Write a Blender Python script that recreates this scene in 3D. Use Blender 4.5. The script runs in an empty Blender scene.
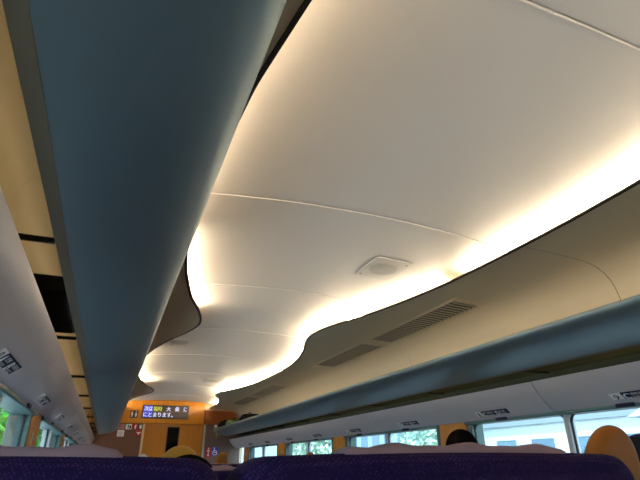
import bpy, math, random
from mathutils import Vector, Matrix
random.seed(7)
PI = math.pi
C = bpy.context.scene.collection
H = 1.17                                  # eye height above the carriage floor; shapes below are given relative to the eye

# ------------------------------------------------------------------ helpers
class MB:
    """collects shapes (heights relative to the eye) and links them as ONE mesh object"""
    def __init__(s): s.v = []; s.f = []; s.sm = []
    def add(s, vs, fs, smooth=False):
        n = len(s.v); s.v += [tuple(p) for p in vs]
        for f in fs: s.f.append([i + n for i in f]); s.sm.append(smooth)
        return s
    def box(s, x0, x1, y0, y1, z0, z1):
        v = [(x, y, z) for x in (x0, x1) for y in (y0, y1) for z in (z0, z1)]
        return s.add(v, [(0,1,3,2), (4,6,7,5), (0,4,5,1), (2,3,7,6), (0,2,6,4), (1,5,7,3)])
    def rbox(s, x0, x1, y0, y1, z0, z1, r=.01, n=3):
        """box with rounded edges all round (stack of rounded rectangles)"""
        rings = []
        r = min(r, (x1-x0)/2.01, (y1-y0)/2.01, (z1-z0)/2.01)
        for k in range(n+1):
            a = PI/2*k/n; rings.append((z0 + r - r*math.cos(a), r - r*math.sin(a)))
        for k in range(n+1):
            a = PI/2*k/n; rings.append((z1 - r + r*math.sin(a), r - r*math.cos(a)))
        R = []
        for z, ins in rings:
            loop = []
            for cx, cy, a0 in ((x1-r, y1-r, 0), (x0+r, y1-r, PI/2), (x0+r, y0+r, PI), (x1-r, y0+r, 1.5*PI)):
                for k in range(n+1):
                    a = a0 + PI/2*k/n; rr = r - ins
                    loop.append((cx + rr*math.cos(a), cy + rr*math.sin(a), z))
            R.append(loop)
        return s.loft(R, True, True)
    def loft(s, rings, cap=True, smooth=True, closed=True):
        n = len(rings[0]); v = [p for r in rings for p in r]; f = []
        for i in range(len(rings)-1):
            for j in range(n if closed else n-1):
                k = (j+1) % n
                f.append((i*n+j, i*n+k, (i+1)*n+k, (i+1)*n+j))
        s.add(v, f, smooth)
        if cap and closed:
            b = len(s.v) - len(v)
            s.f.append([b+j for j in range(n)][::-1]); s.sm.append(False)
            s.f.append([b+(len(rings)-1)*n+j for j in range(n)]); s.sm.append(False)
        return s
    def tube(s, pts, r, n=8, cap=True):
        pts = [Vector(p) for p in pts]; rings = []
        for i, p in enumerate(pts):
            t = (pts[min(i+1, len(pts)-1)] - pts[max(i-1, 0)]).normalized()
            u = t.cross(Vector((0, 0, 1)))
            if u.length < .05: u = t.cross(Vector((0, 1, 0)))
            u.normalize(); w = u.cross(t); rr = r[i] if isinstance(r, (list, tuple)) else r
            rings.append([p + u*rr*math.cos(2*PI*k/n) + w*rr*math.sin(2*PI*k/n) for k in range(n)])
        return s.loft(rings, cap, True)
    def disc(s, c, axis, r, h, n=20):
        c = Vector(c); a = Vector(axis).normalized()
        return s.tube([c, c + a*h], r, n)
    def strip(s, prof, y0, y1, step=None, smooth=True, closed=True):
        """profile in (x, z) swept along the carriage"""
        m = 1 if not step else max(1, int((y1-y0)/step))
        rings = [[(x, y0 + (y1-y0)*i/m, z) for x, z in prof] for i in range(m+1)]
        return s.loft(rings, closed, smooth, closed)
    def build(s, name, m, parent=None, origin=None, label=None, bevel=0, z=True, auto=None):
        dz = H if z else 0
        o0 = Vector(origin) if origin is not None else (parent_loc(parent) if parent else Vector((0, 0, 0)))
        me = bpy.data.meshes.new(name)
        me.from_pydata([(x-o0.x, y-o0.y, zz+dz-o0.z) for x, y, zz in s.v], [], s.f)
        me.polygons.foreach_set('use_smooth', s.sm)
        import bmesh
        bm = bmesh.new(); bm.from_mesh(me); bmesh.ops.recalc_face_normals(bm, faces=bm.faces); bm.to_mesh(me); bm.free()
        if auto: me.set_sharp_from_angle(angle=math.radians(auto))
        me.materials.append(m)
        o = bpy.data.objects.new(name, me); C.objects.link(o)
        if parent: o.parent = parent
        else: o.location = o0
        if label: o['label'] = label
        if bevel:
            b = o.modifiers.new('bevel', 'BEVEL'); b.width = bevel; b.segments = 2; b.limit_method = 'ANGLE'
        return o

def parent_loc(o):
    l = Vector(o.location)
    while o.parent: o = o.parent; l += Vector(o.location)
    return l
def tag(o, label, cat, group=None):
    o['label'] = label; o['category'] = cat
    if group: o['group'] = group
    return o
def thing(name, label, cat, loc, group=None):
    o = bpy.data.objects.new(name, None); C.objects.link(o); o.location = loc; o.empty_display_size = .1
    return tag(o, label, cat, group)
def struct(o): o['kind'] = 'structure'; return o
def dup(root, loc, label=None, group=None, rotz=None):
    r = root.copy(); C.objects.link(r); r.location = loc
    if rotz is not None: r.rotation_euler = (0, 0, rotz)
    if label: r['label'] = label
    if group: r['group'] = group
    for ch in list(root.children):
        c = ch.copy(); C.objects.link(c); c.parent = r
        for g in ch.children:
            d = g.copy(); C.objects.link(d); d.parent = c
    return r

# ------------------------------------------------------------------ materials
def mat(name, col, rough=.5, metal=0, spec=.5, bump=0, scale=60, var=0, vscale=4, coat=0):
    m = bpy.data.materials.new(name); m.use_nodes = True; N = m.node_tree.nodes; L = m.node_tree.links
    b = N['Principled BSDF']; b.inputs['Base Color'].default_value = (*col, 1); b.inputs['Roughness'].default_value = rough
    b.inputs['Metallic'].default_value = metal; b.inputs['Specular IOR Level'].default_value = spec
    if coat: b.inputs['Coat Weight'].default_value = coat; b.inputs['Coat Roughness'].default_value = .3; b.inputs['Coat IOR'].default_value = 1.7
    tc = N.new('ShaderNodeTexCoord')
    if var:
        n = N.new('ShaderNodeTexNoise'); n.inputs['Scale'].default_value = vscale; n.inputs['Detail'].default_value = 4
        L.new(tc.outputs['Object'], n.inputs['Vector'])
        r = N.new('ShaderNodeValToRGB'); r.color_ramp.elements[0].position = .3; r.color_ramp.elements[1].position = .7
        r.color_ramp.elements[0].color = (*[c*(1-var) for c in col], 1); r.color_ramp.elements[1].color = (*[min(1, c*(1+var)) for c in col], 1)
        L.new(n.outputs['Fac'], r.inputs['Fac']); L.new(r.outputs['Color'], b.inputs['Base Color'])
    if bump:
        n2 = N.new('ShaderNodeTexNoise'); n2.inputs['Scale'].default_value = scale; L.new(tc.outputs['Object'], n2.inputs['Vector'])
        bp = N.new('ShaderNodeBump'); bp.inputs['Strength'].default_value = bump; bp.inputs['Distance'].default_value = .002
        L.new(n2.outputs['Fac'], bp.inputs['Height']); L.new(bp.outputs['Normal'], b.inputs['Normal'])
    return m
def wood(name, a, b_, rough=.35):
    m = mat(name, a, rough); N = m.node_tree.nodes; L = m.node_tree.links; b = N['Principled BSDF']
    tc = N.new('ShaderNodeTexCoord'); mp = N.new('ShaderNodeMapping'); mp.inputs['Scale'].default_value = (30, 30, 1.2)
    n = N.new('ShaderNodeTexNoise'); n.inputs['Scale'].default_value = 1.6; n.inputs['Detail'].default_value = 6
    r = N.new('ShaderNodeValToRGB'); r.color_ramp.elements[0].color = (*a, 1); r.color_ramp.elements[1].color = (*b_, 1)
    r.color_ramp.elements[0].position = .35; r.color_ramp.elements[1].position = .65
    L.new(tc.outputs['Object'], mp.inputs['Vector']); L.new(mp.outputs['Vector'], n.inputs['Vector'])
    L.new(n.outputs['Fac'], r.inputs['Fac']); L.new(r.outputs['Color'], b.inputs['Base Color'])
    return m
def emit(name, col, s):
    m = bpy.data.materials.new(name); m.use_nodes = True; N = m.node_tree.nodes
    b = N['Principled BSDF']; b.inputs['Base Color'].default_value = (.02, .02, .02, 1)
    b.inputs['Emission Color'].default_value = (*col, 1); b.inputs['Emission Strength'].default_value = s
    return m
def glass(name, tint, refl=.5):
    m = bpy.data.materials.new(name); m.use_nodes = True; N = m.node_tree.nodes; L = m.node_tree.links
    N.remove(N['Principled BSDF']); t = N.new('ShaderNodeBsdfTransparent'); t.inputs['Color'].default_value = (*tint, 1)
    g = N.new('ShaderNodeBsdfGlossy'); g.inputs['Roughness'].default_value = .02
    # the same reflection on both faces of the sheet: .04 + .96 * (1 - cos)^5
    lw = N.new('ShaderNodeLayerWeight'); lw.inputs['Blend'].default_value = .5
    pw = N.new('ShaderNodeMath'); pw.operation = 'POWER'; pw.inputs[1].default_value = 5
    ma = N.new('ShaderNodeMath'); ma.operation = 'MULTIPLY_ADD'; ma.inputs[1].default_value = .96*refl; ma.inputs[2].default_value = .04*refl
    L.new(lw.outputs['Facing'], pw.inputs[0]); L.new(pw.outputs[0], ma.inputs[0])
    mx = N.new('ShaderNodeMixShader'); L.new(ma.outputs[0], mx.inputs[0])
    L.new(t.outputs[0], mx.inputs[1]); L.new(g.outputs[0], mx.inputs[2])
    L.new(mx.outputs[0], N['Material Output'].inputs['Surface'])
    return m
def moquette():
    """purple woven seat cloth: diagonal rows of paler flecks"""
    m = mat('purple_moquette', (.018, .008, .05), .95, spec=.1); N = m.node_tree.nodes; L = m.node_tree.links; b = N['Principled BSDF']
    tc = N.new('ShaderNodeTexCoord'); mp = N.new('ShaderNodeMapping'); mp.inputs['Rotation'].default_value = (0, math.radians(35), 0)
    mp.inputs['Scale'].default_value = (1, 1, 1)
    L.new(tc.outputs['Object'], mp.inputs['Vector'])
    v = N.new('ShaderNodeTexVoronoi'); v.inputs['Scale'].default_value = 290; v.inputs['Randomness'].default_value = .35
    L.new(mp.outputs['Vector'], v.inputs['Vector'])
    n = N.new('ShaderNodeTexNoise'); n.inputs['Scale'].default_value = 55; L.new(tc.outputs['Object'], n.inputs['Vector'])
    r = N.new('ShaderNodeValToRGB'); e = r.color_ramp.elements
    e[0].position = .22; e[0].color = (.062, .036, .12, 1); e[1].position = .5; e[1].color = (.013, .006, .042, 1)
    L.new(v.outputs['Distance'], r.inputs['Fac'])
    mx = N.new('ShaderNodeMixRGB'); mx.inputs[2].default_value = (.010, .0045, .032, 1)
    L.new(n.outputs['Fac'], mx.inputs[0]); L.new(r.outputs['Color'], mx.inputs[1]); L.new(mx.outputs[0], b.inputs['Base Color'])
    bp = N.new('ShaderNodeBump'); bp.inputs['Strength'].default_value = .4; bp.inputs['Distance'].default_value = .001
    L.new(v.outputs['Distance'], bp.inputs['Height']); L.new(bp.outputs['Normal'], b.inputs['Normal'])
    return m

M = dict(
    ceiling=mat('ceiling_white', (.74, .72, .69), .45, bump=.02),
    soffit=mat('soffit_cream', (.85, .70, .47), .40, bump=.02),
    wallpanel=mat('panel_white', (.63, .61, .64), .36, bump=.02, coat=.5),
    rack=mat('rack_blue_grey', (.255, .345, .375), .44, metal=.72, bump=.01),
    grey2=mat('grille_grey', (.54, .53, .50), .6),
    plate=mat('plate_white', (.66, .645, .61), .5),
    joint=mat('joint_brown', (.20, .16, .10), .7),
    core=mat('dark_gap', (.05, .045, .04), .8),
    pale=mat('highlight_pale', (.82, .80, .76), .4),
    black=mat('black_edge', (.012, .011, .010), .5),
    shelfglass=glass('shelf_glass', (.76, .74, .66), .12),
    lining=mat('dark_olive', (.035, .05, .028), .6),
    slot_olive=mat('slot_olive', (.46, .43, .28), .5),
    flange=mat('flange_tan', (.20, .165, .105), .5),
    orange=wood('orange_wood', (.60, .225, .010), (.68, .275, .016)),
    dorange=wood('door_wood', (.52, .18, .010), (.60, .225, .014)),
    rust=mat('rust_orange', (.42, .11, .02), .4),
    brown=mat('brown_wall', (.16, .062, .03), .55, var=.05),
    taupe=mat('taupe_wall', (.17, .115, .09), .55, var=.05),
    brass=mat('brass_strip', (.75, .58, .32), .35, metal=.9),
    steel=mat('steel_strip', (.6, .6, .58), .3, metal=.9),
    header=mat('blind_rail_teal', (.09, .18, .175), .35, metal=.2),
    rubber=mat('black_rubber', (.012, .014, .018), .6),
    alu=mat('window_aluminium', (.09, .135, .125), .35, metal=.3), mullion=mat('mullion_grey', (.68, .70, .72), .4),
    glass=glass('window_glass', (.93, .97, .97), .6),
    dglass=glass('door_glass', (.10, .14, .10), .8),
    navy=mat('sign_navy', (.008, .012, .05), .6, spec=.2),
    white=mat('sign_white', (.93, .93, .91), .5),
    red=mat('sign_red', (.55, .012, .02), .4),
    blue=mat('sign_blue', (.012, .07, .45), .4),
    grey=mat('sign_grey', (.35, .33, .30), .5),
    moq=moquette(),
    cover=mat('cover_lilac', (.25, .165, .185), .9, bump=.15, scale=300, spec=.2),
    leather=mat('orange_leather', (.31, .10, .008), .55, spec=.3, bump=.05, scale=120, var=.05),
    mustard=mat('mustard_leather', (.50, .25, .02), .42, bump=.05, scale=120),
    shell=mat('dark_seat_plastic', (.03, .027, .03), .45),
    floor=mat('beige_floor', (.30, .25, .20), .95, bump=.3, scale=200),
    grille=mat('vent_slat', (.58, .50, .36), .45),
    grilled=mat('vent_dark', (.015, .014, .012), .7),
    screen=mat('display_dark', (.055, .035, .032), .35),
    tubelit=emit('warm_tube', (1.0, .82, .58), 84),
    tubecap=mat('tube_cap', (.6, .6, .6), .4, metal=.5),
    outer=mat('body_shell', (.4, .4, .42), .4),
)

# ------------------------------------------------------------------ the setting: carriage shell
Y0, Y1 = -1.6, 9.9
def edge(y):
    """half width of the opening between the two wavy ceiling shelves"""
    u = (y - 3.64) % 4.02; u = min(u, 4.02 - u)
    T = [(0, .455), (.1, .464), (.2, .482), (.37, .525), (.62, .61), (.85, .662), (1.06, .705), (1.4, .752), (1.7, .768), (2.01, .772)]
    for (a, p), (b, q) in zip(T, T[1:]):
        if u <= b:
            t = (u-a)/(b-a); return p + (q-p)*t
    return T[-1][1]
# smooth copy of the polyline so that the rim has no corners other than the tips
_ey = [Y0 - .2 + .02*i for i in range(int((Y1-Y0+.4)/.02)+2)]
_ev = [edge(y) for y in _ey]
for _ in range(6):
    _ev = [_ev[0]] + [(_ev[i-1] + 2*_ev[i] + _ev[i+1])/4 for i in range(1, len(_ev)-1)] + [_ev[-1]]
def edge_s(y):
    i = (y - _ey[0])/.02; k = max(0, min(len(_ev)-2, int(i))); t = i-k
    return _ev[k]*(1-t) + _ev[k+1]*t
def edge_of(s, y):
    e = edge_s(y)
    return e - .014*max(0, min(1, (1.9-y)/.7)) if s < 0 else e

def cz(x): return 1.073 - .08*x*x
seams = [.593 + 1.198*k for k in range(-1, 8)]
b = MB(); xs = [-.97 + 1.94*i/24 for i in range(25)]
cuts = [Y0] + [s for s in seams if Y0 < s < Y1] + [Y1]
for a, c in zip(cuts, cuts[1:]):
    y0, y1 = a + .0025, c - .0025
    prof = [(x, cz(x)) for x in xs] + [(x, cz(x) + .012) for x in reversed(xs)]
    b.strip(prof, y0, y1)
b.strip([(x, cz(x) + .016) for x in xs] + [(x, cz(x) + .03) for x in reversed(xs)], Y0, Y1)      # backing above the joints
ceiling = struct(b.build('ceiling', M['ceiling'], auto=30))
b = MB()
for s in seams:
    if Y0 < s < Y1:
        b.strip([(x, cz(x) - .0025) for x in xs] + [(x, cz(x) + .004) for x in reversed(xs)], s + .002, s + .007)
jb = b.build('joint_highlight', M['pale'], ceiling)  # strip lighter than the panels: the bright highlight along each joint, put into colour

b = MB(); b.strip([(-1.46, .3), (-1.46, 1.0), (-1.2, 1.2), (0, 1.28), (1.2, 1.2), (1.46, 1.0), (1.46, .3), (1.44, .3), (1.44, .99), (1.19, 1.18), (0, 1.26), (-1.19, 1.18), (-1.44, .99), (-1.44, .3)], Y0-.02, 11.6, smooth=False)
struct(b.build('roof', M['outer']))
b = MB(); b.box(-1.46, 1.46, Y0-.05, 11.6, -H-.08, -H)
struct(b.build('floor', M['floor']))

pan_y = [1.62 + 2.01*k for k in range(-2, 5)]
def side_sign(s): return 'right' if s > 0 else 'left'
SOF = [(1.0, .945), (1.12, .938), (1.2, .93), (1.26, .915), (1.31, .885), (1.345, .85), (1.365, .81), (1.378, .757), (1.38, .60)]
for s in (1, -1):
    b = MB()
    cut = [Y0] + [y for y in pan_y if Y0 < y < Y1] + [Y1]
    for a, c in zip(cut, cut[1:]):
        n = max(2, int((c-a)/.03)); rows = []
        for i in range(n+1):
            y = a + .002 + (c-a-.004)*i/n; e = edge_of(s, y)
            inner = [(e + (1.0-e)*t, .953 - .008*t) for t in (0, .25, .5, .75)]
            rows.append([(s*x, y, z) for x, z in inner + SOF])
        v = [p for r in rows for p in r]; m = len(rows[0])
        f = [(i*m+j, i*m+j+1, (i+1)*m+j+1, (i+1)*m+j) for i in range(n) for j in range(m-1)]
        b.add(v, f, True)
    # upper skin: floor of the light cove and its back wall
    n = 300; rows = []
    for i in range(n+1):
        y = Y0 + (Y1-Y0)*i/n; e = edge_of(s, y)
        rows.append([(s*x, y, z) for x, z in [(e, .953), (e, .957), (e+.03, .961), (.9, .961), (.955, .965), (.965, .985), (.97, 1.02), (1.0, 1.04), (1.28, .96), (1.385, .87), (1.39, .5)]])
    v = [p for r in rows for p in r]; m = len(rows[0])
    b.add(v, [(i*m+j, i*m+j+1, (i+1)*m+j+1, (i+1)*m+j) for i in range(n) for j in range(m-1)], False)
    o = struct(b.build('ceiling_' + side_sign(s), M['soffit'], auto=40))
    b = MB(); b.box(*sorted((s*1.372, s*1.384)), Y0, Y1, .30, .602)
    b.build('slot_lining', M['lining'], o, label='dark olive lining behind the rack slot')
    jb = MB()
    for yj in pan_y:
        if Y0 < yj < Y1:
            e = edge_of(s, yj); P = [(e + (1.0-e)*t, .953 - .008*t) for t in (0.02, .25, .5, .75)] + SOF
            jb.strip([(s*(x+.003), z+.0035) for x, z in P] + [(s*(x+.006), z+.005) for x, z in reversed(P)], yj-.006, yj+.006, smooth=False)
    jb.build('panel_joint', M['joint'], o)
    # black edging along the wave
    b = MB(); rings = []
    n = 480
    for i in range(n+1):
        y = Y0 + (Y1-Y0)*i/n; e = edge_of(s, y); d = (edge_of(s, y+.02) - edge_of(s, y-.02))/.04; k = math.hypot(1, d)
        nx, ny = -1/k, d/k
        q = [(0.004, .9522), (-.012, .9508), (-.012, .9545), (-.001, .9590), (.004, .9590)]
        rings.append([(s*(e - a*(-nx)), y + a*ny, z) for a, z in q])
    b.loft(rings, True, False)
    struct(b.build('trim_1' if s < 0 else 'trim_2', M['black'], auto=40))

# side walls ---------------------------------------------------------------
PIL = [1.09 + 2.01*k for k in range(-1, 5)]          # middles of the orange pillars
GT = .222; GB = -.50                                    # top and bottom of the window glass
WP = [(1.187, .398), (1.190, .390), (1.201, .365), (1.222, .330), (1.252, .297), (1.283, .268), (1.312, .244), (1.318, .240)]
for s in (1, -1):
    b = MB()
    cut = [Y0] + [y for y in (2.13 + 2.01*k for k in range(-1, 4)) if Y0 < y < Y1] + [Y1]
    for a, c in zip(cut, cut[1:]):
        b.strip([(s*x, z) for x, z in WP] + [(s*1.34, .26), (s*1.3, .30), (s*1.225, .402)], a + .0032, c - .0032)
    b.box(*sorted((s*1.215, s*1.43)), Y0, Y1, .40, .42) if False else None
    b.strip([(s*1.36, .255), (s*1.44, .255), (s*1.44, .30), (s*1.40, .31), (s*1.40, .52), (s*1.385, .52), (s*1.385, .31)], Y0, Y1, smooth=False)
    b.strip([(s*1.36, GB-.06), (s*1.44, GB-.06), (s*1.44, -H), (s*1.38, -H), (s*1.345, GB-.3)], Y0, Y1, smooth=False)
    w = struct(b.build('wall_' + side_sign(s), M['wallpanel'], auto=50))
    for k, yc in enumerate(PIL):
        b = MB(); b.box(*sorted((s*1.335, s*1.44)), max(Y0, yc-.16), min(Y1, yc+.16), GB-.06, .255)
        p = b.build('pillar', M['orange'], w, bevel=.006, label='orange wood-grain window pillar')
        hk = MB(); hk.tube([(s*1.336, yc-.06, .12), (s*1.318, yc-.06, .12), (s*1.312, yc-.06, .132)], .004, 6)
        hk.rbox(*sorted((s*1.33, s*1.337)), yc-.068, yc-.052, .09, .15, .003)
        hk.build('coat_hook', M['steel'], p)
    for k in range(-1, 5):
        ya = (PIL[0] + 2.01*k + .16) if k >= 0 else Y0
        yb = PIL[0] + 2.01*(k+1) - .16 if k < 5 else Y1
        ya, yb = max(ya, Y0), min(yb, Y1)
        if yb - ya < .1: continue
        wi = bpy.data.objects.new('window_%d' % ((k+2) + (0 if s < 0 else 10)), None); C.objects.link(wi)
        wi.location = (s*1.36, (ya+yb)/2, GB + H); struct(wi)
        fr = MB()
        fr.box(*sorted((s*1.34, s*1.44)), ya, ya+.05, GB-.06, .255); fr.box(*sorted((s*1.34, s*1.44)), yb-.05, yb, GB-.06, .255)
        fr.box(*sorted((s*1.34, s*1.44)), ya+.05, yb-.05, GB-.06, GB)
        f = fr.build('window_frame', M['alu'], wi, bevel=.004)
        hd = MB(); hd.rbox(*sorted((s*1.318, s*1.42)), ya, yb, GT, .256, .006)
        h = hd.build('blind_rail', M['header'], wi)
        nt = MB()
        for yy in (ya + .45, yb - .38):
            if yb-ya > 1: nt.rbox(*sorted((s*1.312, s*1.33)), yy-.05, yy+.05, GT+.004, GT+.024, .003)
        if nt.v: nt.build('blind_clip', M['navy'], h)
        ym = (ya+yb)/2
        rb = MB()
        for (p, q) in ((ya+.045, ym-.014), (ym+.014, yb-.045)):
            X0, X1 = sorted((s*1.363, s*1.374)); t = .009
            out = []; inn = []
            for lst, ins, rr in ((out, 0, .05), (inn, t, .04)):
                for cy, czz, a0 in ((q-ins-rr, GT+.01-ins-rr, 0), (p+ins+rr, GT+.01-ins-rr, PI/2), (p+ins+rr, GB+ins+rr, PI), (q-ins-rr, GB+ins+rr, 1.5*PI)):
                    for i in range(6):
                        a = a0 + PI/2*i/5; lst.append((cy + rr*math.cos(a), czz + rr*math.sin(a)))
            # black rubber ring with rounded corners
            rings = [[(X0, y, z) for y, z in out], [(X0, y, z) for y, z in inn], [(X1, y, z) for y, z in inn], [(X1, y, z) for y, z in out], [(X0, y, z) for y, z in out]]
            rb.loft(rings, False, False)
            g = MB(); g.box(*sorted((s*1.369, s*1.373)), p+.01, q-.01, GB+.004, GT+.006)
            g.build('pane', M['glass'], wi)
        rb.build('rubber_seal', M['rubber'], f)
        mu = MB(); mu.rbox(*sorted((s*1.345, s*1.40)), ym-.016, ym+.016, GB-.01, GT+.002, .006)
        mu.build('mullion', M['mullion'], wi)

# wall behind the eye
b = MB(); b.box(-1.46, 1.46, Y0-.06, Y0-.02, -H, 1.28); struct(b.build('wall_back', M['wallpanel']))

# end wall -------------------------------------------------------------------
ZT = .655
b = MB()
b.box(-1.44, -.42, Y1, Y1+.05, -H, ZT)
b.box(-1.44, 1.44, Y1, Y1+.05, ZT, 1.2)
b.box(.72, 1.44, Y1, Y1+.05, -H, ZT)
wf = struct(b.build('wall_front', M['soffit']))
b = MB(); b.box(-1.40, -.42, Y1-.012, Y1, -H, ZT); b.build('side_panel', M['brown'], wf, label='dark brown panel left of the door')
b = MB(); b.box(.72, 1.40, Y1-.012, Y1, -H, ZT); b.build('side_panel', M['taupe'], wf, label='grey-brown panel right of the door')
b = MB(); b.rbox(-1.3, .668, Y1-.06, Y1, ZT, 1.066, .012)
b.build('header_panel', M['orange'], wf, label='orange wood band above the door')
b = MB(); pts = [(.672, ZT), (1.29, ZT), (1.29, .80)] + [(1.17+.12*math.cos(a), .80+.1*math.sin(a)) for a in [PI/2*i/8 for i in range(1, 9)]] + [(.672, .91)]
b.loft([[(x, Y1-.09, z) for x, z in pts], [(x, Y1-.001, z) for x, z in pts]], True, False)
b.build('corner_panel', M['rust'], wf, bevel=.012, label='rust-orange panel with a rounded corner')
b = MB(); b.box(-.42, -.38, Y1-.03, Y1+.02, -H, ZT); b.build('door_jamb', M['brass'], wf)
b = MB(); b.box(.685, .72, Y1-.03, Y1+.02, -H, ZT); b.build('door_jamb', M['steel'], wf)
# sliding door
dr = bpy.data.objects.new('door_1', None); C.objects.link(dr); dr.location = (.15, Y1, 0); struct(dr)
b = MB()
gx0, gx1, gz0, gz1 = .03, .235, -.35, .60
b.box(-.38, gx0, Y1+.01, Y1+.045, -H, ZT); b.box(gx1, .685, Y1+.01, Y1+.045, -H, ZT)
b.box(gx0, gx1, Y1+.01, Y1+.045, -H, gz0); b.box(gx0, gx1, Y1+.01, Y1+.045, gz1, ZT)
leaf = b.build('door_leaf', M['dorange'], dr)
b = MB(); b.box(gx0, gx1, Y1+.02, Y1+.03, gz0, gz1); b.build('door_glass', M['dglass'], dr)
b = MB()
for x in (gx0, gx1): b.box(x-.008, x+.008, Y1+.004, Y1+.012, gz0-.008, gz1+.008)
b.box(gx0, gx1, Y1+.004, Y1+.012, gz1-.008, gz1+.008); b.box(gx0, gx1, Y1+.004, Y1+.012, gz0-.008, gz0+.008)
b.build('glass_frame', M['rubber'], leaf)
b = MB(); b.rbox(-.32, -.29, Y1-.012, Y1+.01, -.35, -.05, .006); b.build('door_handle', M['steel'], dr)
# vestibule behind the door
b = MB(); b.box(-1.44, 1.44, 11.55, 11.6, -H, 1.2); b.box(-1.46, -1.41, Y1+.05, 11.6, -H, 1.0); b.box(1.41, 1.46, Y1+.05, 11.6, -H, 1.0)
struct(b.build('wall_vestibule', M['taupe']))

# ------------------------------------------------------------------ cove lamps
def cove(s, y0, y1, off=.062):
    cen = (s*(edge_s((y0+y1)/2)+.07), (y0+y1)/2, .966+H)
    t = thing('fluorescent_tube', 'warm fluorescent tube lying hidden above the wavy ceiling edge', 'lamp', cen, 'cove lamps above the wavy ceiling edges')
    n = max(4, int((y1-y0)/.12)); pts = []
    for i in range(n+1):
        y = y0 + (y1-y0)*i/n
        # the tube keeps the same distance from the rim all along
        d = (edge_s(y+.05) - edge_s(y-.05))/.1
        pts.append((s*(edge_of(s, y) + off*math.hypot(1, d)), y, .976))
    b = MB(); b.tube(pts, .0095, 8); b.build('tube_glass', M['tubelit'], t)
    for p, q in ((pts[0], pts[1]), (pts[-1], pts[-2])):
        d = (Vector(q) - Vector(p)).normalized()
        b = MB(); b.tube([Vector(p) - d*.03, Vector(p) + d*.012], .0105, 10); b.build('end_cap', M['tubecap'], t)
for a in ((-1.5, -.42), (-.34, 2.13), (2.30, 3.58), (3.68, 5.58), (5.68, 7.58), (7.70, 9.75)): cove(1, *a)
for a in ((-1.5, -.42), (-.34, 1.95, .14), (2.15, 3.50), (5.00, 7.35), (9.2, 9.75)): cove(-1, *a)

# ------------------------------------------------------------------ luggage racks
RK = [(.840, .574), (.836, .566), (.838, .555), (.848, .541), (.868, .525), (.90, .508), (.95, .489), (1.01, .474), (1.08, .463), (1.122, .4575)]
def rack(s, label):
    r = thing('luggage_rack', label, 'luggage rack', (s*1.05, 4.2, .46+H))
    seam = [Y0+.05, -.92, 3.10, 7.12, 9.72]
    b = MB()
    inner = [(1.122, .474), (1.05, .482), (.95, .505), (.87, .545), (.862, .566), (.850, .576)]
    for a, c in zip(seam, seam[1:]):
        b.strip([(s*x, z) for x, z in RK + inner], a + .0025, c - .0025)
    b.build('rack_shell', M['rack'], r, auto=50)
    b = MB(); b.strip([(s*x, z) for x, z in [(.87, .538), (.95, .498), (1.122, .4715), (1.150, .466), (1.150, .485), (.95, .515), (.875, .548)]], Y0+.06, 9.70)
    b.build('rack_tray', M['core'], r, auto=50)
    b = MB(); b.strip([(s*x, z) for x, z in [(1.1225, .4573), (1.147, .4535), (1.1485, .465), (1.1225, .471)]], Y0+.06, 9.70, smooth=False)
    b.build('rack_flange', M['flange'], r)
    dv = [-.9, .12, 1.15, 2.17, 3.20, 4.15, 5.12, 6.12, 7.12, 8.12, 9.12]
    for y in dv:
        b = MB(); b.box(*sorted((s*1.150, s*1.371)), y-(.005 if 1 < y < 1.3 else .003), y+(.005 if 1 < y < 1.3 else .003), .456, .468); b.build('shelf_bracket', M['black'], r)
    for a, c in zip([Y0+.06] + dv, dv + [9.70]):
        b = MB(); b.box(*sorted((s*1.150, s*1.371)), a+.008, c-.008, .466, .472)
        b.build('glass_panel', M['shelfglass'], r)
    b = MB(); b.loft([[(s*x, y, z) for x, z in RK + inner] for y in (9.72, 9.75)], True, False)
    b.build('end_cap', M['wallpanel'], r)
    return r
rack(1, 'long pale blue luggage rack along the right-hand windows, bags at its far end')
rack(-1, 'long dark blue-grey luggage rack seen from right below on the left')

# ------------------------------------------------------------------ ceiling fittings
def vent(y0, y1, label):
    x0, x1, z = .985, 1.18, .9405
    t = thing('air_vent', label, 'air vent', ((x0+x1)/2, (y0+y1)/2, z+H), 'slotted air vents in the right ceiling shelf')
    tilt = lambda x: .945 - .065*(x-1.0)
    b = MB()
    def plate(xa, xb, ya, yb, d0, d1):
        b.add([(x, y, tilt(x)-d) for x in (xa, xb) for y in (ya, yb) for d in (d0, d1)], [(0,1,3,2), (4,6,7,5), (0,4,5,1), (2,3,7,6), (0,2,6,4), (1,5,7,3)])
    for q in ((x0-.022, x0, y0-.06, y1+.06), (x1, x1+.022, y0-.06, y1+.06), (x0, x1, y0-.06, y0), (x0, x1, y1, y1+.06)): plate(*q, .0005, .004)
    vf = b.build('vent_frame', M['soffit'], t)
    b = MB(); plate(x0, x1, y0, y1, .0004, .001); bk = b.build('vent_opening', M['grilled'], t)
    b = MB(); n = 25
    for i in range(n):
        y = y0 + (i+.5)*(y1-y0)/n
        plate(x0, x1, y-.011, y+.011, .001, .005)
    b.build('slats', M['grille'], bk)
    for x in (x0-.011, x1+.011):
        for y in (y0+.02, y1-.02):
            b = MB(); b.disc((x, y, tilt(x)-.0035), (0, 0, -1), .005, .0015, 8); b.build('screw', M['plate'], vf)
vent(2.46, 3.61, 'nearest and largest-looking slotted air vent above the right rack')
vent(3.78, 4.86, 'second slotted air vent from the front, just past the nearest one')
vent(6.48, 7.63, 'third slotted air vent along the right ceiling shelf')
vent(7.80, 8.88, 'farthest slotted air vent, nearest the orange end wall')

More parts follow.
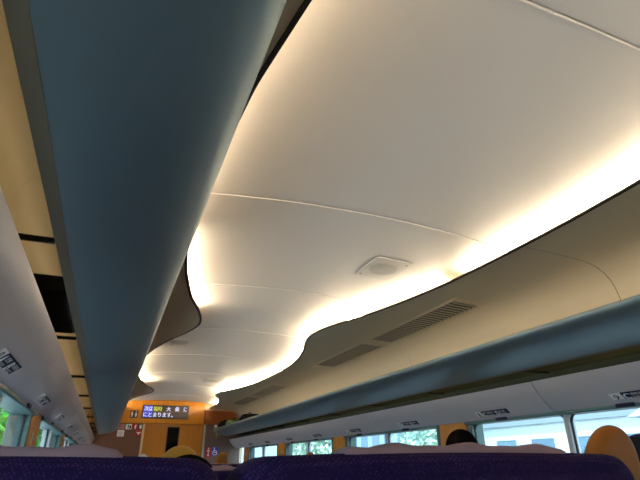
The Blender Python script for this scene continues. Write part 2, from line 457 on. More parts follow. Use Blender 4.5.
def speaker(x, y, label, rnd=True, w=.115, h=.15):
    z = cz(x) - .0005
    t = thing('ceiling_speaker', label, 'speaker', (x, y, z+H), 'square plates on the middle ceiling')
    b = MB(); b.rbox(x-w, x+w, y-h, y+h, z-.005, z+.002, .0012); fp = b.build('face_plate', M['plate'], t)
    t.rotation_euler = (0, .16*x, 0)
    g = MB()
    g.disc((x, y, z-.0048), (0, 0, -1), .085, .0016, 28)
    if rnd:
        for rr in (.08, .065, .05, .035, .02):
            pts = [(x + rr*math.cos(2*PI*i/28), y + rr*math.sin(2*PI*i/28), z-.0064) for i in range(29)]
            g.tube(pts, .0009, 5)
    else:
        for i in range(9): g.box(x-w*.8, x+w*.8, y-h*.8+h*1.6*i/9, y-h*.8+h*1.6*i/9+.012, z-.0064, z-.0048)
    g.build('speaker_grille', M['grey2'], fp)
    for dx, dy in ((-.8, .8), (.8, -.8)):
        b = MB(); b.disc((x+dx*w, y+dy*h, z-.0048), (0, 0, -1), .006, .001, 10); b.build('screw', M['grilled'], fp)
speaker(.42, 2.37, 'square white speaker plate with round grille near the right wavy edge')
speaker(-.47, 4.77, 'small grey square grille on the ceiling beyond the left wavy bulge', False, .075, .14)
speaker(.30, 7.15, 'small far square plate on the ceiling near the end wall')

# ------------------------------------------------------------------ writing
_cache = {}
def text_mesh(body):
    if body in _cache: return _cache[body]
    cu = bpy.data.curves.new('lettering', 'FONT'); cu.body = body; cu.size = 1; cu.resolution_u = 3
    o = bpy.data.objects.new('lettering_tmp', cu); C.objects.link(o)
    dg = bpy.context.evaluated_depsgraph_get(); dg.update()
    me = bpy.data.meshes.new_from_object(o.evaluated_get(dg))
    vs = [v.co.copy() for v in me.vertices]; fs = [list(p.vertices) for p in me.polygons]
    bpy.data.objects.remove(o); bpy.data.curves.remove(cu); bpy.data.meshes.remove(me)
    x0 = min(v.x for v in vs); x1 = max(v.x for v in vs); y0 = min(v.y for v in vs); y1 = max(v.y for v in vs)
    _cache[body] = (vs, fs, x0, x1, y0, y1); return _cache[body]
def write(b, body, o, u, v, w, h, bold=0):
    """fit body into w x h with its lower left corner at o; u, v: unit vectors of the reading direction and up"""
    vs, fs, x0, x1, y0, y1 = text_mesh(body); o, u, v = Vector(o), Vector(u), Vector(v)
    sx, sy = w/(x1-x0), h/(y1-y0); n = u.cross(v)
    for d in ([0] if not bold else [-bold, 0, bold]):
        b.add([o + u*((p.x-x0)*sx + d) + v*((p.y-y0)*sy) + n*(d*.02) for p in vs], fs)

def seat_sign(s, row, yc):
    pt = lambda t: Vector((s*(1.262 + .040*t), 0, .288 - .030*t))     # along the slope of the panel
    up = (pt(0) - pt(1)).normalized(); u = Vector((0, -s, 0)); n = Vector((-s*abs(up.z), 0, -abs(up.x))).normalized()
    lab = ('navy seat sign reading %d C D above the right-hand windows' if s > 0 else 'navy seat sign reading %d A B above the left-hand windows') % row
    base = pt(.5) + Vector((0, yc, 0)) + n*.001
    t = thing('seat_number_sign', lab, 'sign', base + Vector((0, 0, H)), 'seat number signs above the %s windows' % side_sign(s))
    W, Hh = .30, .046
    def plate(a, c, th, d=0):
        p = []
        for q in (d, d+th):
            for k, l in ((a, -Hh/2), (c, -Hh/2), (c, Hh/2), (a, Hh/2)): p.append(base + u*k + up*l + n*q)
        return MB().add(p, [(0,1,2,3), (4,5,6,7), (0,1,5,4), (1,2,6,5), (2,3,7,6), (3,0,4,7)])
    np_ = plate(-W/2, -W/2+.062, .003).build('number_plate', M['white'], t)
    lp = plate(-W/2+.063, W/2, .003).build('letter_plate', M['navy'], t)
    o = base + n*.0036
    b = MB(); write(b, str(row), o + u*(-W/2+.018) - up*.016, u, up, .024, .032, .0012); b.build('number', M['black'], np_)
    b = MB(); A, B = ('C', 'D') if s > 0 else ('A', 'B'); wa, wb = ('通路側', '窓側') if s > 0 else ('窓側', '通路側')
    ea, eb = ('AISLE', 'WINDOW') if s > 0 else ('WINDOW', 'AISLE')
    for q, L_, jw, ew in ((-.080, A, wa, ea), (.038, B, wb, eb)):
        b = MB(); write(b, L_, o + u*q - up*.017, u, up, .029, .034, .0028)
        write(b, jw, o + u*(q+.036) + up*.001, u, up, .062 if len(jw) > 2 else .05, .017)
        write(b, ew, o + u*(q+.036) - up*.016, u, up, .055, .011)
        b.build('lettering', M['white'], lp)
for k in range(8):
    seat_sign(1, 9-k, 1.585 + 1.01*k); seat_sign(-1, 9-k, 1.67 + 1.005*k)

# signs on the end wall (facing the camera: reading direction +x)
U, V = (1, 0, 0), (0, 0, 1)
def sign(name, label, x0, x1, z0, z1, m, marks, y=Y1-.012, th=.006):
    t = thing(name, label, 'sign', ((x0+x1)/2, y-th/2, z0+H))
    b = MB(); b.rbox(x0, x1, y-th, y-.0002, z0, z1, .0025, 2); sp_ = b.build('sign_plate', m, t)
    for nm, mm, fn in marks:
        b = MB(); fn(b, y-th-.001); b.build(nm, mm, sp_)
    return t
def man(b, y, cx, zb, h, skirt=False):
    b.disc((cx, y, zb+h*.9), (0, -1, 0), h*.1, .001, 12)
    w = h*.14
    if skirt: b.add([(cx-w*.6, y, zb+h*.77), (cx+w*.6, y, zb+h*.77), (cx+w*1.5, y, zb+h*.3), (cx-w*1.5, y, zb+h*.3)], [(0,1,2,3)])
    else: b.add([(cx-w*1.25, y, zb+h*.77), (cx+w*1.25, y, zb+h*.77), (cx+w, y, zb+h*.4), (cx-w, y, zb+h*.4)], [(0,1,2,3)])
    for sx in (-1, 1): b.box(cx+sx*w*.55-w*.32, cx+sx*w*.55+w*.32, y-.001, y, zb, zb+h*.42)
def ring(b, y, cx, cz_, r, w):
    P = [[(cx+q*math.cos(2*PI*i/28), y, cz_+q*math.sin(2*PI*i/28)) for i in range(28)] for q in (r, r-w)]
    b.loft(P, False, False)
sign('toilet_sign', 'black toilet sign with two white figures left of the display', -.665, -.535, .745, .875, M['black'],
     [('figure', M['white'], lambda b, y: man(b, y, -.633, .76, .10)), ('figure', M['white'], lambda b, y: man(b, y, -.567, .76, .10, True))], y=Y1-.06)
sign('no_smoking_sign', 'pale round-marked no smoking sign on the dark brown wall', -.835, -.735, .555, .645, M['grey'],
     [('ring', M['red'], lambda b, y: (ring(b, y, -.785, .60, .042, .009), b.add([(-.815, y, .625), (-.808, y, .632), (-.755, y, .575), (-.762, y, .568)], [(0,1,2,3)]))),
      ('cigarette', M['black'], lambda b, y: b.box(-.812, -.768, y+.0003, y+.0006, .596, .604))])
sign('notice_sign', 'white notice with a dark figure on the dark brown wall', -.71, -.605, .555, .645, M['white'],
     [('pictogram', M['black'], lambda b, y: (man(b, y, -.665, .565, .07), b.box(-.645, -.615, y-.0005, y, .565, .62)))])
sign('fire_extinguisher_sign', 'slim red sign with a white figure on the brown wall', -.585, -.505, .555, .645, M['red'],
     [('pictogram', M['white'], lambda b, y: (b.box(-.556, -.534, y-.0005, y, .565, .612), b.disc((-.545, y, .62), (0, -1, 0), .011, .0005, 12), b.box(-.545, -.52, y-.0005, y, .626, .632)))])
sign('litter_sign', 'dark grey sign with a pale bin figure beside the door frame', -.488, -.425, .555, .645, M['core'],
     [('pictogram', M['white'], lambda b, y: (b.add([(-.478, y, .62), (-.434, y, .62), (-.442, y, .565), (-.470, y, .565)], [(0,1,2,3)]), b.box(-.482, -.43, y-.0005, y, .625, .633)))])
sign('white_notice', 'plain white square notice below the other signs on brown', -.835, -.72, .435, .54, M['white'],
     [('lettering', M['grey'], lambda b, y: [b.box(-.82, -.735, y-.0005, y, .452+.018*i, .459+.018*i) for i in range(4)])])
sign('red_alarm_sign', 'small red sign with a white arrow beside the door frame', -.525, -.425, .45, .535, M['red'],
     [('arrow', M['white'], lambda b, y: (b.add([(-.475, y, .465), (-.495, y, .49), (-.455, y, .49)], [(0,1,2)]), b.box(-.51, -.44, y-.0005, y, .495, .508)))])
sign('red_sign', 'tall red sign with white figures and arrow right of the door', .755, .855, .085, .265, M['red'],
     [('pictogram', M['white'], lambda b, y: (b.disc((.805, y, .237), (0, -1, 0), .015, .0005, 14), b.box(.775, .835, y-.0005, y, .19, .207), b.box(.797, .813, y-.0005, y, .13, .215), b.add([(.805, y, .10), (.78, y, .135), (.83, y, .135)], [(0,1,2)])))])
def wheelchair(b, y):
    ring(b, y, .925, .165, .045, .011)
    b.disc((.912, y, .245), (0, -1, 0), .013, .0005, 14)
    b.box(.906, .919, y-.0005, y, .165, .23); b.box(.912, .955, y-.0005, y, .165, .177); b.box(.912, .945, y-.0005, y, .2, .21)
    b.add([(.948, y, .177), (.958, y, .172), (.975, y, .13), (.965, y, .128)], [(0,1,2,3)])
sign('wheelchair_sign', 'square blue wheelchair sign with white symbol right of the door', .865, .995, .11, .265, M['blue'], [('symbol', M['white'], wheelchair)])

# LED display
t = thing('led_display', 'dark LED display with lit Japanese text on the orange band', 'display', (-.05, Y1-.075, .75+H))
dy = Y1-.06
b = MB(); b.rbox(-.465, .365, dy-.025, dy-.001, .745, .975, .005); b.build('display_case', M['black'], t)
b = MB(); b.box(-.452, .352, dy-.0265, dy-.0252, .755, .965); b.build('screen', M['screen'], t)
ledw = emit('led_white', (.72, .75, 1.0), 1.15); ledy = emit('led_yellow', (.75, .85, .05), .75); ledb = emit('led_blue', (.04, .06, .75), .7); ledo = emit('led_amber', (1, .32, .02), .35)
y = dy-.0285
b = MB(); b.box(-.448, -.285, y+.0003, y+.001, .76, .962); b.build('lit_block', ledb, t)
b = MB(); write(b, '次', (-.438, y, .872), U, V, .085, .08, .002); write(b, 'は', (-.345, y, .872), U, V, .05, .08, .002)
b.build('lettering', ledw, t); b = MB()
for ch, x in (('大', -.045), ('桑', .11), ('に', .27)): write(b, ch, (x, y, .872), U, V, .078 if ch != 'に' else .055, .078, .002)
b.build('lettering', ledw, t); b = MB(); write(b, 'にとまります。', (-.44, y, .768), U, V, .52, .078, .002)
b.build('lettering', ledw, t)
b = MB(); write(b, '臨時', (-.268, y, .872), U, V, .145, .08, .0025); b.build('lettering_yellow', ledy, t)
b = MB(); b.box(-.27, .35, y, y+.001, .8585, .8615); b.build('divider_line', ledo, t)

# ------------------------------------------------------------------ seats
def outline(w, z0, z1, r, n=6, dome=.004):
    p = [(-w/2, z0), (w/2, z0)]
    for i in range(n+1):
        a = PI/2*i/n; p.append((w/2 - r + r*math.cos(a), z1 - r + r*math.sin(a)))
    for i in range(1, 8): 
        x = (w/2 - r)*(1 - 2*i/8); p.append((x, z1 + dome*(1 - (x/(w/2-r))**2)))
    for i in range(n+1):
        a = PI/2 + PI/2*i/n; p.append((-w/2 + r + r*math.cos(a), z1 - r + r*math.sin(a)))
    return p
def slab(b, pts, y0, y1, r=.02, lean=0, n=4, base=0, bulge=0):
    """outline in (x, z) given thickness from y0 (rear) to y1 with rounded rims; leans about the height base"""
    cx = sum(p[0] for p in pts)/len(pts); cz_ = sum(p[1] for p in pts)/len(pts)
    hw = max(p[0] for p in pts) - cx; hh = max(p[1] for p in pts) - cz_
    st = [(y0 + r - r*math.sin(PI/2*i/n), r - r*math.cos(PI/2*i/n)) for i in range(n, -1, -1)] + [(y1 - r + r*math.sin(PI/2*i/n), r - r*math.cos(PI/2*i/n)) for i in range(n+1)]
    R = []
    for yy, ins in st:
        kx, kz = 1 - ins/hw, 1 - ins/hh
        R.append([(cx + (x-cx)*kx, yy - lean*((cz_ + (z-cz_)*kz) - base), cz_ + (z-cz_)*kz) for x, z in pts])
    b.loft(R, True, True)
def make_seat(label):
    """local frame: floor at z 0, top of the backrest 1.17 m up, rear face of the top at y 0, faces +y"""
    t = thing('train_seat', label, 'seat', (0, 0, 0))
    T = 1.184; LEAN = .20
    b = MB(); slab(b, outline(.545, .42, T-.008, .046), 0, .10, .022, LEAN, base=T)
    b.build('backrest', M['moq'], t, z=False, auto=60)
    b = MB(); b.rbox(-.245, .245, .18, .68, .30, .44, .04, 4); b.build('seat_cushion', M['moq'], t, z=False)
    for sx in (-1, 1):
        b = MB(); b.rbox(sx*.256-.018, sx*.256+.018, .16, .60, .56, .62, .018, 3); b.rbox(sx*.256-.015, sx*.256+.015, .2, .30, .25, .575, .012, 2)
        ar = b.build('armrest', M['shell'], t, z=False)
        b = MB(); b.rbox(sx*.256-.014, sx*.256+.014, .22, .58, .615, .628, .006, 2); b.build('armrest_pad', M['leather'], ar, z=False)
    b = MB(); b.rbox(-.17, .17, .25, .58, 0, .05, .01); b.rbox(-.10, .10, .32, .50, .04, .31, .02); b.build('pedestal', M['shell'], t, z=False)
    # cloth over the top, hanging down the front, its hem rippled along the crest
    rings = []
    for i in range(41):
        x = -.155 + .31*i/40; rp = .0019*math.sin(x*62 + .6) + .0011*math.sin(x*121)
        e = min(1, min(i, 40-i)/1.2 + .15); tt = T - .008 + .004*(1-(x/.2)**2)
        up = (.007 + rp)*e
        pr = [(.015, tt-.003), (.019, tt+.001+up*.75), (.028, tt+.001+up), (.05, tt+.001+up*.9), (.085, tt-.004+up*.4), (.113, tt-.03), (.13, tt-.10), (.15, tt-.20), (.158, tt-.28)]
        pr2 = [(y+.0, z-.005) for y, z in reversed(pr)]
        rings.append([(x, y, z) for y, z in pr + pr2])
    b = MB(); b.loft(rings, True, True); b.build('headrest_cover', M['cover'], t, z=False, label='lilac-grey cloth cover over the top')
    return t
def add_headrest(t, top, w, m, y=.10, thick=.085, dx=0):
    """padded leather headrest pushed up out of the seat top"""
    l = parent_loc(t); b = MB(); pts = []
    z0 = 1.02
    zt = (H + top)/t.scale.z
    for i in range(33):
        a = PI*i/32; ca, sa = math.cos(a), math.sin(a)
        pts.append((w/2*math.copysign(abs(ca)**.95, ca), (zt - .17) + .17*abs(sa)**.95))
    pts += [(-w/2*.98, z0), (w/2*.98, z0)]
    cx = 0; n = 10; R = []
    for i in range(2*n+1):
        a = -PI/2 + PI*i/(2*n); k = max(.06, math.cos(a))**.5; R.append([(x*k + dx, y + thick/2*math.sin(a) - .20*((z0 + (z-z0)*(1-(1-k)*.42))-H), z0 + (z-z0)*(1-(1-k)*.42)) for x, z in pts])
    b.loft(R, True, True)
    o = b.build('headrest', m, t, origin=(0, 0, 0), z=False, label='raised orange leather headrest' if m is M['leather'] else 'raised mustard headrest', auto=70)
    return o
ordn = ['nearest', 'second', 'third', 'fourth', 'fifth', 'sixth', 'seventh', 'eighth', 'ninth']
proto = make_seat('x'); seats = {}
first = True
for k in range(9):
    for nm, x in (('A', -1.09), ('B', -.553), ('C', .548), ('D', 1.09)):
        if nm in 'CD':
            if k == 8: continue
            yy = 1.23 + 1.005*k
        else: yy = .52 + 1.005*k
        where = {'A': 'beside the left-hand windows', 'B': 'left of the aisle', 'C': 'right of the aisle', 'D': 'beside the right-hand windows'}[nm]
        lab = '%s purple train seat %s, counted away from the viewer' % (ordn[k], where)
        if k == 0 and nm == 'A': lab = 'purple seat across the bottom left with a lilac headrest cloth'
        if k == 0 and nm == 'B': lab = 'large purple seat back across the bottom middle and right'
        if k == 0 and nm == 'C': lab = 'purple seat with a big raised orange headrest at the bottom right'
        if first: proto.location = (x, yy, 0); proto['label'] = lab; o = proto; first = False
        else: o = dup(proto, (x, yy, 0), lab)
        o.scale = (.875 if nm in 'AD' else 1.075 if nm == 'B' else 1.025, 1, (.9985 if nm == 'A' else 1) if k == 0 and nm in 'AB' else .975); o['group'] = 'purple seats ' + where; seats[nm, k] = o
add_headrest(seats['C', 0], .102, .228, M['leather'], y=.02, dx=.022)
add_headrest(seats['C', 6], .13, .19, M['leather'])
add_headrest(seats['D', 4], .095, .17, M['leather'])
add_headrest(seats['B', 3], .105, .26, M['mustard'], dx=.045)
seats['C', 6]['label'] = 'far seat right of the aisle with a raised orange headrest below the rack end'
seats['D', 4]['label'] = 'seat by the right windows with a small raised headrest showing'
seats['B', 3]['label'] = 'seat with a raised mustard headrest in front of the door'

# ------------------------------------------------------------------ people
def skin_mesh(name, verts, edges, mtl, parent, root=0, sub=2):
    """verts: (x, y, z, radius) in the parent's frame"""
    me = bpy.data.meshes.new(name); me.from_pydata([v[:3] for v in verts], edges, [])
    o = bpy.data.objects.new(name, me); C.objects.link(o); o.parent = parent
    md = o.modifiers.new('skin', 'SKIN'); md.use_smooth_shade = True
    sv = me.skin_vertices[0].data if me.skin_vertices else None
    if sv is None:
        import bmesh
        bm = bmesh.new(); bm.from_mesh(me); bm.verts.layers.skin.verify(); bm.to_mesh(me); bm.free(); sv = me.skin_vertices[0].data
    for i, v in enumerate(verts):
        r = v[3]; sv[i].radius = r if isinstance(r, tuple) else (r, r); sv[i].use_root = (i == root)
    s = o.modifiers.new('sub', 'SUBSURF'); s.levels = sub; s.render_levels = sub
    me.materials.append(mtl); return o
def blob(b, c, rx, ry, rz, n=18, m=12, zcut=-1.0, noise=0):
    R = []
    for i in range(m+1):
        a = -PI/2 + PI*i/m
        if math.sin(a) < zcut: continue
        k = max(.02, math.cos(a))
        R.append([(c[0] + rx*k*math.cos(2*PI*j/n)*(1+noise*math.sin(3*2*PI*j/n+i)), c[1] + ry*k*math.sin(2*PI*j/n), c[2] + rz*math.sin(a)) for j in range(n)])
    b.loft(R, True, True)
skinm = mat('skin', (.42, .24, .16), .55, bump=.05); 
def person(label, x, y_head, top, hair, shirt, trousers, hair_bob=False, lean=0):
    """seated passenger facing forward; top: height of the crown relative to the eye"""
    t = thing('person', label, 'person', (x, y_head-.02, 0)); k = (top + H - .44)/.88; S = .44
    Z = lambda a: S + a*k
    def pose(v):
        # lower back slides forward off the backrest; head and chest lean sideways
        a = max(0, min(1, (Z(.62) - v[2])/(Z(.62) - Z(.07)))); c = max(0, min(1, (v[2] - Z(.2))/(Z(.8) - Z(.2))))
        return (v[0] + lean*c, v[1] + .15*a, *v[2:])
    yb = -.04                                  # pelvis sits back on the cushion
    V_ = [(0, yb, Z(.07), .11), (0, yb-.02, Z(.22), (.13, .10)), (0, yb-.03, Z(.38), (.15, .105)), (0, yb-.02, Z(.50), (.13, .085)), (0, -.01, Z(.58), .052), (0, .0, Z(.65), .055),
          (0, .01, Z(.72), (.072, .085)), (0, .005, Z(.80), (.074, .092)), (0, .0, Z(.855), (.045, .055)), (0, .105, Z(.725), .016)]
    E_ = [(0,1), (1,2), (2,3), (3,4), (4,5), (5,6), (6,7), (7,8), (6,9)]
    def add(v, par): V_.append(v); E_.append((par, len(V_)-1)); return len(V_)-1
    for sx in (-1, 1):
        a = add((sx*.185, yb-.01, Z(.50), .058), 3); a = add((sx*.225, yb+.04, Z(.25), .044), a); a = add((sx*.17, yb+.25, Z(.17), .036), a)
        w = add((sx*.12, yb+.33, Z(.165), .026), a); pm = add((sx*.105, yb+.38, Z(.165), (.036, .02)), w)
        for q, ln in ((-.027, .062), (-.009, .075), (.009, .08), (.026, .066)):
            f1 = add((sx*(.105-q*.8)+q*.2, yb+.38+ln*.6, Z(.163), .0095), pm); add((sx*(.105-q*.8)+q*.2, yb+.38+ln, Z(.145), .0085), f1)
        th = add((sx*.075, yb+.375, Z(.162), .011), w); add((sx*.062, yb+.41, Z(.155), .009), th)
        h = add((sx*.10, yb+.05, Z(.06), .092), 0); kn = add((sx*.12, yb+.44, Z(.06), .062), h); an = add((sx*.12, yb+.42, .10, .042), kn)
        ft = add((sx*.125, yb+.47, .045, .04), an); add((sx*.13, yb+.60, .035, .034), ft)
        add((sx*.078, .0, Z(.745), .018), 6)                       # ear
    body = skin_mesh('body', [pose(v) for v in V_], E_, skinm, t)
    # clothes follow the body a little wider
    cv = [(*v[:3], tuple(q*1.1+.008 for q in v[3]) if isinstance(v[3], tuple) else v[3]*1.1+.008) for v in V_]
    keep = [0, 1, 2, 3]; ce = [(0,1), (1,2), (2,3)]; sv_ = [cv[i] for i in keep]
    for sx in (-1, 1):
        i0 = len(sv_); sv_ += [(sx*.185, yb-.01, Z(.50), .07), (sx*.225, yb+.04, Z(.25), .056), (sx*.17, yb+.25, Z(.17), .046), (sx*.128, yb+.31, Z(.166), .038)]
        ce += [(3, i0), (i0, i0+1), (i0+1, i0+2), (i0+2, i0+3)]
    skin_mesh('shirt', [pose(v) if i > 3 else v for i, v in enumerate([pose(q) for q in sv_[:4]] + sv_[4:])], ce, shirt, t)
    tv = [(0, yb, Z(.07), .122)]; te = []
    for sx in (-1, 1):
        i0 = len(tv); tv += [(sx*.10, yb+.05, Z(.06), .104), (sx*.12, yb+.44, Z(.06), .075), (sx*.12, yb+.42, .13, .06)]; te += [(0, i0), (i0, i0+1), (i0+1, i0+2)]
    skin_mesh('trousers', [pose(v) for v in tv], te, trousers, t)
    # hair: cap over the skull, longer at the back
    b = MB(); blob(b, (0, -.012, Z(.785)), .092, .108, Z(.884)-Z(.785), 22, 14, -.35, .02)
    if hair_bob:
        R = []
        for zz, w, d, yo in ((.60, .095, .055, -.075), (.64, .112, .075, -.065), (.70, .112, .09, -.045), (.76, .104, .10, -.03), (.81, .09, .095, -.02)):
            R.append([(w*math.cos(2*PI*j/22), yo + d*math.sin(2*PI*j/22), Z(zz)) for j in range(22)])
        b.loft(R, True, True)
    else: blob(b, (0, -.045, Z(.73)), .083, .072, .07*k, 20, 10)
    b.v = [pose(v) for v in b.v]; h = b.build('hair', hair, t, origin=(0, 0, 0), z=False)
    b = MB()
    for sx in (-1, 1): blob(b, (sx*.031, .089, Z(.755)), .011, .008, .007, 10, 6)
    b.v = [pose(v) for v in b.v]; b.build('eyes', M['white'], t, origin=(0, 0, 0), z=False)
    b = MB(); blob(b, (0, .094, Z(.685)), .022, .008, .006, 12, 6); b.v = [pose(v) for v in b.v]; b.build('mouth', mat('lips', (.35, .12, .1), .5), t, origin=(0, 0, 0), z=False)
    return t
hair_k = mat('black_hair', (.008, .006, .006), .9, bump=.2, scale=150, spec=0); hair_b = mat('blue_black_hair', (.008, .010, .018), .6, bump=.4, scale=150, spec=.25)
cl1 = mat('dark_jacket', (.03, .028, .03), .85, bump=.2, scale=200); cl2 = mat('grey_shirt', (.12, .13, .15), .85, bump=.2, scale=200); cl3 = mat('navy_shirt', (.03, .04, .09), .85, bump=.2, scale=200)
tr = mat('dark_trousers', (.03, .03, .035), .9)
person('seated person with black bobbed hair rising before the orange window pillar', 1.055, 2.68, .172, hair_k, cl1, tr, True)
person('seated person with blue-black hair at the right frame edge behind the orange headrest', 1.12, 1.55, .092, hair_b, cl3, tr)
person('seated person with black hair low in front of the mustard headrest', -.57, 1.82, .022, hair_k, cl2, tr, lean=-.14)

# crumpled white cloth on the shoulder of a seat
b = MB(); R = []
for i, (z, w) in enumerate(((-.02, .04), (.0, .036), (.012, .026), (.028, .015), (.038, .004))):
    R.append([((w*(1+.25*math.sin(3*a+i)))*math.cos(a) - .805, 2.58 + .7*w*math.sin(a)*(1+.2*math.cos(2*a)), .001 + z) for a in [2*PI*j/16 for j in range(16)]])
b.loft(R, True, True)
o = b.build('cloth', mat('white_cloth', (.55, .55, .52), .9, bump=.3, scale=90), origin=(-.805, 2.58, 1.17)); tag(o, 'small crumpled white cloth on top of a left seat before the door', 'cloth')

# ------------------------------------------------------------------ bags on the right rack
def bag(name, label, x0, x1, y0, y1, z0, z1, m, seed):
    rnd = random.Random(seed); t = thing(name, label, 'bag', ((x0+x1)/2, (y0+y1)/2, z0+H))
    cx, cy, cz_ = (x0+x1)/2, (y0+y1)/2, (z0+z1)/2; R = []
    for i in range(15):
        a = -PI/2 + PI*i/14; k = max(.03, math.cos(a))**.45; yy = cy + (y1-y0)/2*math.copysign(abs(math.sin(a))**.8, math.sin(a))
        loop = []
        for j in range(22):
            q = 2*PI*j/22; c_, s_ = math.cos(q), math.sin(q)
            loop.append((cx + (x1-x0)/2*k*math.copysign(abs(c_)**.7, c_)*(1+.05*math.sin(5*a+j)), yy, max(z0, cz_ + (z1-z0)/2*k*math.copysign(abs(s_)**.7, s_)*(1 + .08*math.sin(4*a+2*q+seed)))))
        R.append(loop)
    b = MB(); b.loft(R, True, True); b.build('bag_body', m, t)
    b = MB(); b.tube([(cx, y0 + (y1-y0)*.3, z1-.03), (cx-.01, y0+(y1-y0)*.38, z1+.015), (cx-.01, y0+(y1-y0)*.62, z1+.015), (cx, y0+(y1-y0)*.7, z1-.03)], .008, 6); b.build('handle', M['black'], t)
    return t
blackbag = mat('black_nylon', (.010, .010, .011), .9, bump=.3, scale=40, spec=.1); greenbag = mat('green_nylon', (.10, .17, .03), .6, bump=.3, scale=40)
bag('travel_bag', 'black bag at the very end of the right luggage rack', .90, 1.12, 9.38, 9.68, .545, .71, blackbag, 1)
bag('travel_bag', 'green bag on the rack between the two black bags', .92, 1.18, 8.70, 9.18, .545, .69, greenbag, 2)
b = MB(); b.rbox(-1.369, -1.153, 1.60, 2.15, .4726, .535, .02, 4)
o = b.build('folded_coat', blackbag, origin=(-1.26, 1.87, .4726+H)); tag(o, 'dark folded coat showing through the glass strip of the left luggage rack', 'coat')
bag('travel_bag', 'flat black bag nearest the viewer on the right rack', .93, 1.22, 7.70, 8.22, .545, .70, blackbag, 3)
b = MB(); blob(b, (.835, 9.5, .60), .03, .035, .028, 14, 8)
b.build('soft_toy_ball', M['white'], None, origin=(.835, 9.5, .57+H)).name = 'pompom'
tag(bpy.data.objects['pompom'], 'small white pompom beside the black bag at the rack end', 'pompom')
b = MB()
R = []
for i, (z, dx) in enumerate(((.585, .03), (.582, -.012), (.55, -.016), (.50, -.012), (.45, -.016), (.41, -.010))):
    R.append([(.840 + dx, 9.28, z), (.840 + dx, 9.36, z), (.836 + dx, 9.36, z-.002), (.836 + dx, 9.28, z-.002)])
b.loft(R, True, False)
o = b.build('strap', mat('pale_green_strap', (.22, .36, .16), .7), None, origin=(.84, 9.32, .41+H)); o.name = 'bag_strap'; tag(o, 'pale green strap hanging over the rack end', 'strap')

# ------------------------------------------------------------------ outside
GZ = -2.3
b = MB(); b.box(1.6, 90, -40, 160, GZ-.2, GZ); struct(b.build('ground', mat('ballast', (.14, .13, .12), .95, var=.2, vscale=2)))
b = MB(); b.box(-60, 1.6, -40, 160, GZ-.2, GZ); struct(b.build('ground_left', mat('pale_bounce_ground', (.60, .59, .55), .95, var=.1, vscale=2)))  # made paler on this side to bounce light onto the right rack and panel
leafm = [mat('leaf_bright', (.06, .32, .03), .7, var=.5, vscale=3), mat('leaf_deep', (.03, .15, .02), .7, var=.5, vscale=3), mat('leaf_haze_pale', (.42, .60, .47), .7, var=.2, vscale=3)]  # the pale leaf carries the overexposed haze in its colour
bark = mat('bark', (.06, .045, .03), .9, bump=.5, scale=20)
def tree_proto(rnd, m, h, w, low, n, leaf):
    tr_ = MB(); tr_.tube([(0, 0, 0), (.05, .02, h*.3), (0, .06, h*.6), (.03, 0, h*.85)], [.16, .13, .09, .03], 8)
    cr = MB()
    lumps = [(rnd.uniform(-.6, .6)*w, rnd.uniform(-.6, .6)*w, rnd.uniform(low, .92)*h, rnd.uniform(.35, .6)*w) for _ in range(16)]
    for i in range(n):
        cx, cy, cz_, r = lumps[i % 16]
        d = Vector((rnd.gauss(0, 1), rnd.gauss(0, 1), rnd.gauss(0, 1))).normalized()*r*rnd.uniform(.75, 1.05)
        p = Vector((cx, cy, cz_)) + d; p.z = max(.1, p.z)
        u = Vector((rnd.gauss(0, 1), rnd.gauss(0, 1), rnd.gauss(0, 1))).normalized(); v = u.orthogonal().normalized(); s_ = leaf*rnd.uniform(.6, 1.3)
        cr.add([p - u*s_, p + v*s_*.5, p + u*s_, p - v*s_*.5], [(0, 1, 2, 3)])
    return tr_, cr
def tree(label, x, y, m, h, w, low, n, leaf, seed, group):
    t = thing('tree', label, 'tree', (x, y, GZ+H), group); a, c = tree_proto(random.Random(seed), m, h, w, low, n, leaf)
    a.build('trunk', bark, t, origin=(0, 0, 0), z=False); c.build('foliage', m, t, origin=(0, 0, 0), z=False); return t
g = 'trees close outside the left windows'
tl = [tree('bright green leafy tree filling the nearest left window', -4.8, 17.5, leafm[0], 5.5, 1.8, .10, 3400, .18, 1, g),
      tree('deep green bushy tree outside the left windows, just beyond the bright one', -5.2, 21.5, leafm[1], 6.0, 1.9, .10, 3400, .19, 2, g)]
for i, (x, y, q, lab) in enumerate(((-4.9, 25.5, 0, 'bright green tree outside left, next after the deep green one'), (-5.6, 30.0, 1, 'deep green tree far along the left side'),
    (-5.0, 35.0, 0, 'bright green tree far along the left side'), (-5.4, 41.0, 1, 'farthest deep green tree ahead on the left'), (-9.0, 23.5, 0, 'tall bright green tree in the second line on the left'), (-9.6, 29.0, 1, 'tall deep green tree in the second line on the left'), (-9.2, 35.5, 0, 'farthest tree of the second line on the left'))):
    dup(tl[0] if q == 0 else tl[1], (x, y, GZ+H), lab, g, rotz=i*1.3)
g = 'pale trees seen through the right windows'
tp = tree('pale green tree seen through the middle right window', 15, 22.5, leafm[2], 5.2, 1.9, .2, 1500, .22, 5, g)
for i, (x, y, lab) in enumerate(((17, 27.0, 'pale green tree just left of the one in the middle right window'), (12.5, 33.0, 'pale tree seen through the far right windows'), (16, 48.0, 'smallest pale tree, far ahead on the right'), (34, 24, 'pale tree behind the long white building on the right'))):
    dup(tp, (x, y, GZ+H), lab, g, rotz=i*1.1+.4)
pale_w = mat('glare_white', (.86, .88, .90), .8, var=.05); pale_b = mat('glare_blue', (.42, .56, .64), .8, var=.05); win = mat('house_window', (.16, .27, .36), .25); roofm = mat('house_roof', (.36, .42, .46), .7)  # wall colours lightened to carry the outdoor overexposure
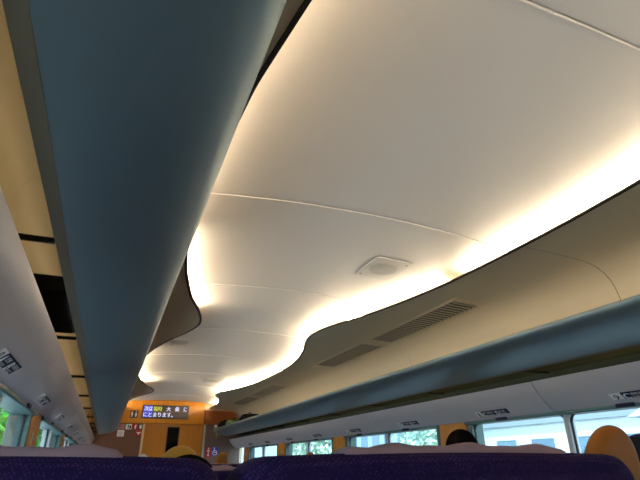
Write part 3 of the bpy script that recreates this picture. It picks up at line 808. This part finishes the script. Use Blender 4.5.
def building(label, x0, x1, y0, y1, h, m, cols, rows, gable=False):
    t = thing('building', label, 'building', ((x0+x1)/2, (y0+y1)/2, GZ+H), 'pale buildings beyond the right windows')
    b = MB(); b.box(x0, x1, y0, y1, GZ, GZ+h); b.build('walls', m, t)
    b = MB()
    if gable:
        xm = (x0+x1)/2; P = [(x0-.4, GZ+h), (xm, GZ+h+1.6), (x1+.4, GZ+h)]
        b.loft([[(x, yy, z) for x, z in P] for yy in (y0-.4, y1+.4)], True, False)
    else: b.box(x0-.15, x1+.15, y0-.15, y1+.15, GZ+h, GZ+h+.25)
    b.build('roof', roofm, t)
    for r in range(rows):
        for c in range(cols):
            yy = y0 + (c+.5)*(y1-y0)/cols; w = (y1-y0)/cols*.28; z = GZ + h*(r+.42)/rows
            b = MB(); b.box(x0-.05, x0, yy-w, yy+w, z, z + h/rows*.4); b.build('window', win, t)
building('long white low building with a row of windows outside on the right', 20, 28, 14, 30, 4.0, pale_w, 6, 1)
building('pale blue building ahead seen through the second right window', 19, 26, 32, 42, 4.6, pale_b, 5, 2)
building('white gabled house beyond the nearest right window', 16, 23, 5, 12, 3.6, pale_w, 4, 1, True)
building('far pale blue block seen through the farthest right windows', 14, 22, 56, 72, 6.0, pale_b, 6, 3)
building('far white block between the pale trees on the right', 22, 30, 45, 54, 6.4, pale_w, 5, 3)
t = thing('fence', 'pale grey post fence along the track outside on the right', 'fence', (9, 20, GZ+H))
b = MB(); b.box(8.97, 9.03, 2, 60, GZ+2.0, GZ+2.08); b.box(8.97, 9.03, 2, 60, GZ+1.2, GZ+1.28); b.build('rail', roofm, t)
for i in range(30):
    b = MB(); b.box(8.93, 9.07, 2+2*i-.07, 2+2*i+.07, GZ, GZ+2.45); b.build('post', roofm, t)

# ------------------------------------------------------------------ sky
w = bpy.data.worlds.new('overcast'); bpy.context.scene.world = w; w.use_nodes = True
N = w.node_tree.nodes; L = w.node_tree.links; bg = N['Background']
tc = N.new('ShaderNodeTexCoord'); sp = N.new('ShaderNodeSeparateXYZ'); rp = N.new('ShaderNodeValToRGB')
L.new(tc.outputs['Generated'], sp.inputs[0]); L.new(sp.outputs['Z'], rp.inputs['Fac']); L.new(rp.outputs['Color'], bg.inputs['Color'])
e = rp.color_ramp.elements; e[0].position = 0; e[0].color = (.68, .91, 1, 1); e[1].position = .5; e[1].color = (.42, .68, 1, 1)
bg.inputs['Strength'].default_value = 3.8
su = bpy.data.lights.new('sun', 'SUN'); so = bpy.data.objects.new('sun', su); C.objects.link(so)
su.energy = 7; su.color = (1, .96, .88); su.angle = math.radians(2)
so.rotation_euler = Vector((.22, .66, -.72)).to_track_quat('-Z', 'Y').to_euler(); so.location = (-5, -15, 20)

# ------------------------------------------------------------------ camera
F = Vector((-216, 223.5, 480.)); zx = -10.; zy = (216*zx - 480.*480.)/223.5
Zv = Vector((zx, zy, 480.)); F.normalize(); Zv.normalize(); X = F.cross(Zv).normalized()
if X.x < 0: X = -X
cam = bpy.data.cameras.new('camera'); co = bpy.data.objects.new('camera', cam); C.objects.link(co)
# columns: camera right, up, back expressed in the carriage frame
right = Vector((X.x, F.x, Zv.x)); down = Vector((X.y, F.y, Zv.y)); fwd = Vector((X.z, F.z, Zv.z))
mw = Matrix((( right.x, -down.x, -fwd.x), (right.y, -down.y, -fwd.y), (right.z, -down.z, -fwd.z))).to_4x4()
mw.translation = Vector((-.97, 0, H)); co.matrix_world = mw
cam.sensor_width = 36; cam.lens = 36*480/640; cam.clip_start = .02; cam.clip_end = 500
sc = bpy.context.scene; sc.camera = co
sc.view_settings.view_transform = 'Standard'; sc.view_settings.look = 'None'; sc.view_settings.exposure = 0; sc.view_settings.gamma = 1
sc.view_settings.use_curve_mapping = False
sc.cycles.use_denoising = True
sc.cycles.max_bounces = 12; sc.cycles.diffuse_bounces = 8; sc.cycles.transparent_max_bounces = 16
sc.cycles.sample_clamp_indirect = 6
